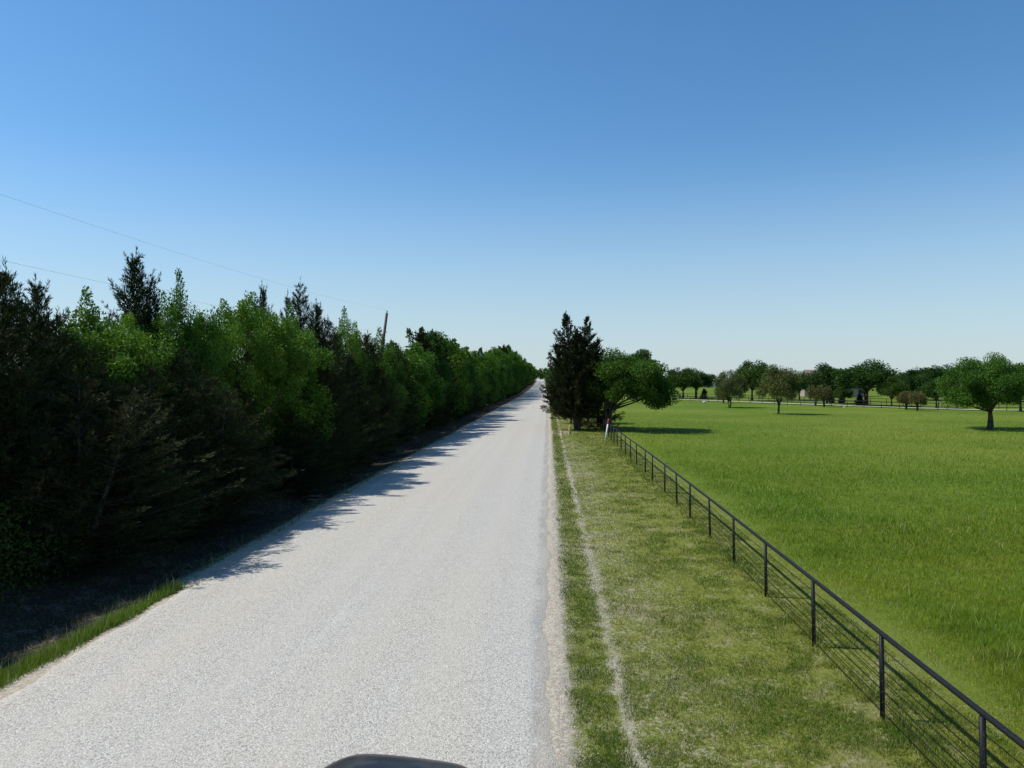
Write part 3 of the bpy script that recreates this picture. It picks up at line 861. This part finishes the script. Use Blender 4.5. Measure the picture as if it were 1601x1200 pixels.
# ------------------------------------------------------------------ fences
M_BLK = simple('black pipe paint', (.009, .009, .010), .55, 0, .22, var=.3, vscale=20)
M_CBL = simple('dark cable', (.010, .010, .010), .7, 0, .1, var=.2)
M_WELD = simple('cable clips', (.05, .05, .05), .5, .5, .4)
fp = [(1381, 1124), (1273, 1011), (1197, 933), (1150, 880.5), (1110.4, 842), (1080.8, 810), (1058.4, 789), (1039, 770), (1020.8, 751), (1009, 740), (997, 727), (987, 718)]
pp = [P(*q) for q in fp]
d0 = np.array(pp[0]) - np.array(pp[1]); d0 = d0 / np.linalg.norm(d0)
first = [tuple(np.array(pp[0]) + d0 * s) for s in (8.6, 5.6, 2.65)]
pts = first + pp
ex, ey = pts[-1][0], pts[-1][1]
while ey < 205:
    ey += 3.07; ex = 4.98 + (ey - 46) * .010
    pts.append((ex, ey, float(elev(ex, ey))))
# smooth x
xs_ = np.array([q[0] for q in pts]); xs_ = np.convolve(np.pad(xs_, 2, mode='edge'), np.ones(5) / 5, 'valid')
pts = [(xs_[i], q[1], float(elev(xs_[i], q[1]))) for i, q in enumerate(pts)]
FH = 1.21
fe = empty('pipe_fence', pts[0], 'black pipe fence with thin cables running along the mown verge', 'fence')
o0 = Vector(pts[0])
def rel(q, h=0.0): return (q[0] - o0.x, q[1] - o0.y, q[2] - o0.z + h)
mb = MB(); mb.tube([rel(q, FH) for q in pts], .036, 12); mb.build('top_rail', M_BLK, fe, True)
for h in (.10, .25, .40, .55, .70, .85, 1.0):
    mb = MB(); cpts = []
    for i, q in enumerate(pts):
        cpts.append(rel(q, h))
        if i + 1 < len(pts):
            r2 = pts[i + 1]; cpts.append(rel(((q[0] + r2[0]) / 2, (q[1] + r2[1]) / 2, (q[2] + r2[2]) / 2), h - .008))
    mb.tube(cpts, .0066, 5); mb.build('cable', M_CBL, fe, True)
mb = MB(); mb.tube([(0, 0, -.1), (0, 0, FH - .02)], .035, 12); post_me = mb.mesh('post', M_BLK, True)
mb = MB()
mb.box((0, -.037, .55), (.016, .010, .98))
for h in (.10, .25, .40, .55, .70, .85, 1.0): mb.tube([(0, -.030, h - .012), (0, -.030, h + .012)], .020, 8)
clip_me = mb.mesh('clip_strip', M_WELD)
for i, q in enumerate(pts):
    p_ = link('post', post_me, fe); p_.location = rel(q)
    p_.rotation_euler = (rng.normal(0, .006), rng.normal(0, .006) - .02, 0)
    if i < 16:
        c_ = link('clip_strip', clip_me, p_)

def lane_fence(name, off, label, hh=1.2, t0=0, t1=len(lane_c) - 1, sp=3.6):
    base = []
    for i in range(t0, t1):
        a, b = lane_c[i], lane_c[i + 1]; l_ = math.hypot(b[0] - a[0], b[1] - a[1]); k = max(1, round(l_ / sp))
        nx_, ny_ = -(b[1] - a[1]) / l_, (b[0] - a[0]) / l_
        for s in range(k):
            f = s / k; X = a[0] + (b[0] - a[0]) * f + nx_ * off; Y = a[1] + (b[1] - a[1]) * f + ny_ * off
            base.append((X, Y, float(elev(X, Y))))
    fo = empty(name, base[0], label, 'fence', 'pipe fences along the lane')
    b0 = base[0]; rl = lambda q, h: (q[0] - b0[0], q[1] - b0[1], q[2] - b0[2] + h)
    for h in (hh, hh * .5):
        m_ = MB(); m_.tube([rl(q, h) for q in base], .045, 6); m_.build('rail', M_BLK, fo, True)
    m_ = MB(); m_.tube([(0, 0, -.1), (0, 0, hh)], .05, 6); pm = m_.mesh('post', M_BLK, True)
    for q in base:
        o = link('post', pm, fo); o.location = rl(q, 0)
lane_fence('pipe_fence', -4.2, 'black pipe fence on the near side of the pale lane')
lane_fence('pipe_fence', 7.5, 'black pipe fence on the far side of the pale lane', 1.35)

# ------------------------------------------------------------------ marker, short post, white stones
M_WHT = simple('white plastic', (.80, .80, .78), .5, var=.05)
M_RED = simple('red cap', (.55, .07, .03), .5, var=.08)
M_WOOD = simple('sawn timber', (.42, .35, .18), .8, var=.25, vscale=9, bump=.4)
X, Y, e = P(946, 690)
mk = empty('utility_marker', (X, Y, e), 'leaning white marker post with a red orange top in front of the fence', 'marker', rot=(R(1), R(9), 0))
mb = MB(); mb.tube([(0, 0, -.15), (0, 0, 1.42)], .055, 14); mb.build('tube', M_WHT, mk, True)
mb = MB(); mb.tube([(0, 0, 1.42), (0, 0, 1.80), (0, 0, 1.84)], [.062, .062, .03], 14); mb.build('cap', M_RED, mk, True)
X, Y, e = P(891, 679)
wp = empty('wooden_post', (X, Y, e), 'short square yellowish wooden post at the foot of the tall cedar', 'post', rz=.3)
mb = MB(); mb.box((0, 0, .32), (.17, .17, .84)); mb.build('shaft', M_WOOD, wp)
mb = MB(); mb.box((0, 0, .765), (.175, .175, .05), taper=.6); mb.build('bevelled_top', M_WOOD, wp)
M_ROCK = simple('pale rock', (.62, .60, .54), .9, var=.2, vscale=5, bump=.5)
import bmesh
def rock(px, py, s, label):
    X, Y, e = P(px, py)
    bm = bmesh.new(); bmesh.ops.create_icosphere(bm, subdivisions=2, radius=s)
    for v_ in bm.verts:
        k = 1 + rng.uniform(-.18, .18); v_.co = Vector((v_.co.x * 1.3 * k, v_.co.y * k, v_.co.z * .75 * k))
    me = bpy.data.meshes.new('rock'); bm.to_mesh(me); bm.free(); me.materials.append(M_ROCK)
    o = link('rock', me); o.location = (X, Y, e + s * .4); tag(o, label, 'rock', 'pale rocks at the pasture edge')
rock(1316, 636, .26, 'pale rock in the grass below the bent trunk tree')
rock(1101, 629, .28, 'pale rock below the small conical cedar bush')
rock(1320, 637, .16, 'small pale rock just right of the one below the bent trunk tree')

# fallen pale sticks on the shaded bank
M_STK = simple('dead wood', (.34, .30, .25), .9, var=.3, vscale=8)
for px, py, ln_, az, lab in ((500, 778, 1.5, .35, 'longest pale dead branch on the shaded bank by the road edge'), (492, 785, .9, -.5, 'short pale dead branch beside the longest one'),
                        (628, 706, 1.6, .2, 'pale dead branch on the bank further up the road'), (378, 789, .8, .9, 'pale stick deep in the shade under the hedge')):
    X, Y, e = P(px, py); X = min(X, -8.9)
    mb = MB(); e = float(elev(X, Y))
    q0 = Vector((-ln_ / 2, 0, 0)); pt = [(-ln_ / 2 + ln_ * k / 5, .06 * math.sin(k * 1.4), .05 + .05 * math.sin(k * 1.1)) for k in range(6)]
    mb.tube(pt, [.030, .027, .022, .018, .012, .006], 6)
    mb.tube([pt[2], (pt[2][0] + .25, .25, .12), (pt[2][0] + .42, .38, .10)], [.014, .010, .004], 5)
    mb.tube([pt[3], (pt[3][0] + .2, -.18, .14)], [.012, .004], 5)
    o = mb.build('dead_branch', M_STK, None, True); o.location = (X, Y, e); o.rotation_euler = (0, 0, az)
    tag(o, lab, 'branch', 'dead branches on the shaded bank')

# ------------------------------------------------------------------ power line
M_POLE = simple('weathered pole', (.09, .065, .045), .85, var=.35, vscale=4, bump=.4)
M_INS = simple('insulator', (.20, .19, .18), .4)
M_WIRE = simple('wire', (.30, .31, .32), .5, .3)
tip = Vector(at_depth(605, 80)[:2] + (CAM_H + (HY - 489) * 80 / F,))
foot_d = tip - Vector((1.55, 0, 0)); foot = Vector((foot_d.x, foot_d.y, float(elev(foot_d.x, foot_d.y))))
def pole(foot, tip, label):
    o = empty('utility_pole', foot, label, 'utility pole')
    v_ = tip - foot; mb = MB(); mb.tube([tuple(v_ * -.02), tuple(v_ * .5), tuple(v_)], [.18, .155, .13], 14); mb.build('shaft', M_POLE, o, True)
    d = v_.normalized(); mb = MB(); mb.tube([tuple(v_), tuple(v_ + d * .1), tuple(v_ + d * .25)], [.02, .07, .05], 10); mb.build('insulator', M_INS, o, True)
    q = v_ * .83 + Vector((.16, 0, 0)); mb = MB(); mb.tube([tuple(q - Vector((.06, 0, 0))), tuple(q + Vector((.12, 0, 0)))], [.03, .05], 8); mb.build('bracket', M_INS, o, True)
    return o
pole(foot, tip, 'brown wooden utility pole leaning right above the hedge')
tip2 = Vector((tip.x - 1.0, -14, 11.2)); foot2 = Vector((tip2.x, -14, .3))
pole(foot2, tip2, 'upright wooden utility pole behind the viewpoint')
def wire(a, b, sag, label):
    mb = MB(); n_s = 40
    mb.tube([tuple(a.lerp(b, k / n_s) - Vector((0, 0, sag * 4 * (k / n_s) * (1 - k / n_s)))) for k in range(n_s + 1)], .0034, 5)
    o = mb.build('power_wire', M_WIRE, None, True); tag(o, label, 'wire', 'overhead wires')
wire(tip + Vector((.1, 0, .3)), tip2 + Vector((0, 0, .3)), 1.1, 'upper overhead wire from the left picture edge to the leaning pole top')
wire(foot + (tip - foot) * .83 + Vector((.25, 0, 0)), Vector((tip2.x, -14, 9.4)), 1.0, 'lower overhead wire dipping behind the cedar spires')

# ------------------------------------------------------------------ house and far barn
M_BRK = None
t = NT('pink brick'); p = t.obj()
b = t.n('ShaderNodeTexBrick'); t.set(b.inputs['Vector'], t.scale(p, (1, 1, 1)))
b.inputs['Color1'].default_value = (.36, .28, .22, 1); b.inputs['Color2'].default_value = (.30, .23, .19, 1); b.inputs['Mortar'].default_value = (.36, .33, .29, 1)
b.inputs['Scale'].default_value = 3.0
M_BRK = t.done(t.bsdf(b.outputs[0], .9, 0, .1))
M_ROOF = simple('brown shingles', (.19, .14, .12), .9, var=.2, vscale=3, bump=.3)
M_TRIM = simple('cream trim', (.62, .57, .49), .7, var=.08)
M_GLS = simple('dark glass', (.03, .04, .05), .08, 0, .6, var=.2, vscale=.6)
def gable(mb_w, mb_r, cx, cy, w_, d_, h_, rh, axis_='x', ov=.5):
    mb_w.box((cx, cy, h_ / 2), (w_, d_, h_))
    hx, hy = w_ / 2, d_ / 2
    if axis_ == 'x':
        mb_w.add([(cx - hx, cy - hy, h_ + .002), (cx - hx, cy + hy, h_ + .002), (cx - hx, cy, h_ + rh), (cx + hx, cy - hy, h_ + .002), (cx + hx, cy + hy, h_ + .002), (cx + hx, cy, h_ + rh)], [(0, 2, 1), (3, 4, 5), (0, 3, 5, 2), (1, 2, 5, 4)])
        for s in (-1, 1):
            k = rh / hy
            a = (cx - hx - ov, cy + s * (hy + ov), h_ - ov * k + .05); b_ = (cx + hx + ov, cy + s * (hy + ov), h_ - ov * k + .05); c_ = (cx + hx + ov, cy, h_ + rh + .05); d2 = (cx - hx - ov, cy, h_ + rh + .05)
            up = [(q[0], q[1], q[2] + .18) for q in (a, b_, c_, d2)]
            mb_r.add([a, b_, c_, d2] + up, [(0, 1, 2, 3), (7, 6, 5, 4), (0, 4, 5, 1), (1, 5, 6, 2), (2, 6, 7, 3), (3, 7, 4, 0)])
    else:
        mb_w.add([(cx - hx, cy - hy, h_ + .002), (cx + hx, cy - hy, h_ + .002), (cx, cy - hy, h_ + rh), (cx - hx, cy + hy, h_ + .002), (cx + hx, cy + hy, h_ + .002), (cx, cy + hy, h_ + rh)], [(0, 1, 2), (3, 5, 4), (0, 2, 5, 3), (1, 4, 5, 2)])
        for s in (-1, 1):
            k = rh / hx
            a = (cx + s * (hx + ov), cy - hy - ov, h_ - ov * k + .05); b_ = (cx + s * (hx + ov), cy + hy + ov, h_ - ov * k + .05); c_ = (cx, cy + hy + ov, h_ + rh + .05); d2 = (cx, cy - hy - ov, h_ + rh + .05)
            up = [(q[0], q[1], q[2] + .18) for q in (a, b_, c_, d2)]
            mb_r.add([a, b_, c_, d2] + up, [(0, 1, 2, 3), (7, 6, 5, 4), (0, 4, 5, 1), (1, 5, 6, 2), (2, 6, 7, 3), (3, 7, 4, 0)])
def window(house, x_, y_, z_, w_, h_):
    m = MB()
    for dx, dz, sx_, sz_ in ((0, h_ / 2 + .06, w_ + .24, .12), (0, -h_ / 2 - .06, w_ + .24, .12), (-w_ / 2 - .06, 0, .12, h_), (w_ / 2 + .06, 0, .12, h_)):
        m.box((x_ + dx, y_ - .04, z_ + dz), (sx_, .12, sz_))
    f_ = m.build('window', M_TRIM, house); m = MB(); m.box((x_, y_ - .005, z_), (w_, .05, h_)); m.build('pane', M_GLS, f_)
X, Y, e = at_depth(1302, 236)
ho = empty('brick_house', (X, Y, e), 'large two storey pale brick house with brown roofs half hidden behind the oaks', 'house', rz=R(-8))
mw, mr = MB(), MB()
gable(mw, mr, 0, 0, 16, 9, 5.0, 3.0, 'x')
gable(mw, mr, 3.2, -4.4, 5.5, 3, 5.0, 2.4, 'y')
gable(mw, mr, -6.9, -2.5, 5.0, 8, 4.4, 2.2, 'y')
mw.build('wall', M_BRK, ho); rf = mr.build('roof', M_ROOF, ho)
m = MB(); m.box((-2.2, 1.0, 7.4), (1.1, .8, 3.4)); m.box((-2.2, 1.0, 9.16), (1.3, 1.0, .12)); m.build('chimney', M_BRK, rf)
for q in ((3.2, -5.9, 1.6, 1.8, 1.5), (3.2, -5.9, 4.1, 1.4, 1.2), (-1.2, -4.5, 3.8, 1.1, 1.3), (-3.0, -4.5, 3.8, 1.1, 1.3), (-3.0, -4.5, 1.5, 1.3, 1.6), (6.9, -4.5, 3.8, 1.0, 1.3), (6.9, -4.5, 1.5, 1.2, 1.5), (-6.9, -6.5, 1.5, 1.8, 1.5), (-6.9, -6.5, 3.6, 1.2, 1.0)):
    window(ho, *q)
m = MB(); m.box((-.6, -4.53, 1.05), (1.1, .08, 2.1)); dr = m.build('door', M_POLE, ho)
m = MB(); m.box((-.2, -4.60, 1.05), (.06, .06, .12)); m.build('handle', M_INS, dr)
# white barn
M_METAL = simple('white sheet metal', (.72, .72, .70), .5, var=.06, vscale=1.0)
M_MROOF = simple('grey metal roof', (.40, .41, .42), .45, .3, var=.1)
for px, d_, lab in ((1109, 470, 'small white barn far away right of the two forked oaks'), (1412, 420, 'tiny white barn far away above the pair of reddish bushes')):
    X, Y, e = at_depth(px, d_)
    ba = empty('barn', (X, Y, e), lab, 'barn', rz=.3)
    mw, mr = MB(), MB(); gable(mw, mr, 0, 0, 6 if px < 1200 else 5, 5, 2.4, 1.1, 'y', .3)
    mw.build('wall', M_METAL, ba); mr.build('roof', M_MROOF, ba)
    m = MB(); m.box((0, -2.53, 1.05), (2.2, .08, 2.1)); m.build('door', M_MROOF, ba)

# ------------------------------------------------------------------ black car under the viewpoint (only the bonnet edge shows)
t = NT('black car paint')
fl = t.noise(t.obj(), 900, 2)
M_PAINT = t.done(t.bsdf(t.mix(t.sm(fl, .5, .8), t.mix(t.sm(t.noise(t.obj(), 3, 5), .4, .65), (.008, .008, .009), (.04, .037, .032)), (.03, .028, .026)), .36, .0, .2, None, .12))
M_TYRE = simple('tyre rubber', (.02, .02, .02), .85)
M_RIM = simple('alloy', (.5, .5, .52), .3, .9)
M_LAMP = simple('lamp lens', (.12, .13, .14), .08, 0, .6, var=.05)
M_CHR = simple('chrome', (.6, .6, .62), .15, 1.0)
CX, FY = -1.36, 8.10        # centre line, bumper front
car = empty('parked_car', (CX, FY, .06), 'glossy black car seen only by the front edge of its bonnet at the bottom', 'car', rz=R(-10))
# stations: y behind front, half width at belt, belt height, hood/roof height
def section(y, hw, zb, zt, hwt, zlow=.28):
    """half profile, from the sill up to the centre line"""
    prof = [(hw * .93, zlow), (hw * .99, zlow + .12), (hw, (zlow + zb) / 2), (hw * .99, zb - .08), (hw * .965, zb - .01), (hwt * .97, zb + (zt - zb) * .45 + .0), (hwt * .80, zt - (zt - zb) * .12), (hwt * .5, zt - .006), (0, zt)]
    L_ = [(-a, y, b_) for a, b_ in prof[:-1]] + [(0, y, prof[-1][1])] + [(a, y, b_) for a, b_ in reversed(prof[:-1])]
    return L_
secs = [(0.00, .40, .52, .60, .32, .34), (-.03, .56, .56, .66, .46, .30), (-.10, .70, .62, .76, .58, .26), (-.22, .80, .70, .850, .68, .24), (-.42, .89, .77, .92, .78, .24), (-.8, .92, .84, .97, .80, .24), (-1.3, .93, .88, 1.02, .80, .24), (-1.65, .93, .92, 1.06, .78, .24),
        (-2.35, .93, .94, 1.46, .60, .24), (-2.8, .93, .95, 1.52, .60, .24), (-3.6, .93, .96, 1.52, .60, .24), (-4.15, .92, .97, 1.42, .58, .24), (-4.55, .90, .97, 1.08, .66, .26), (-4.72, .85, .90, .99, .62, .30), (-4.80, .76, .80, .86, .56, .34)]
ss = [section(*s) for s in secs]; nS = len(ss[0]); m = MB(); m.v = [q for s in ss for q in s]
for i in range(len(ss) - 1):
    for k in range(nS - 1):
        a = i * nS + k; m.f.append((a, a + 1, a + 1 + nS, a + nS))
m.f.append(tuple(range(nS - 1, -1, -1))); m.f.append(tuple(range((len(ss) - 1) * nS, len(ss) * nS)))
body = m.build('body', M_PAINT, car, True)
sb = body.modifiers.new('sub', 'SUBSURF'); sb.levels = 2; sb.render_levels = 2
m = MB(); m.add([(-.66, -1.72, 1.09), (.66, -1.72, 1.09), (.50, -2.28, 1.43), (-.50, -2.28, 1.43), (-.66, -1.75, 1.05), (.66, -1.75, 1.05), (.50, -2.31, 1.39), (-.50, -2.31, 1.39)], [(0, 1, 2, 3), (7, 6, 5, 4), (0, 4, 5, 1), (1, 5, 6, 2), (2, 6, 7, 3), (3, 7, 4, 0)])
m.build('windshield', M_GLS, car)
for s in (-1, 1):
    m = MB(); m.add([(s * .90, -1.9, 1.0), (s * .90, -4.0, 1.02), (s * .70, -3.9, 1.40), (s * .70, -2.4, 1.40)], [(0, 1, 2, 3) if s > 0 else (3, 2, 1, 0)]); m.build('side_window', M_GLS, car)
    m = MB(); m.tube([(s * .50, -.05, .64), (s * .66, -.15, .69), (s * .79, -.36, .74)], [.04, .07, .03], 10); m.build('headlight', M_LAMP, car, True)
    m = MB(); m.box((s * 1.02, -1.85, 1.03), (.22, .12, .16)); m.build('mirror', M_PAINT, car)
    for yy in (-.95, -3.85):
        m = MB(); m.tube([(s * .72, yy, .30), (s * .93, yy, .30)], .33, 24); wh = m.build('wheel', M_TYRE, car, True)
        m = MB(); m.tube([(s * .935, yy, .30), (s * .94, yy, .30)], .21, 16); m.build('rim', M_RIM, wh)
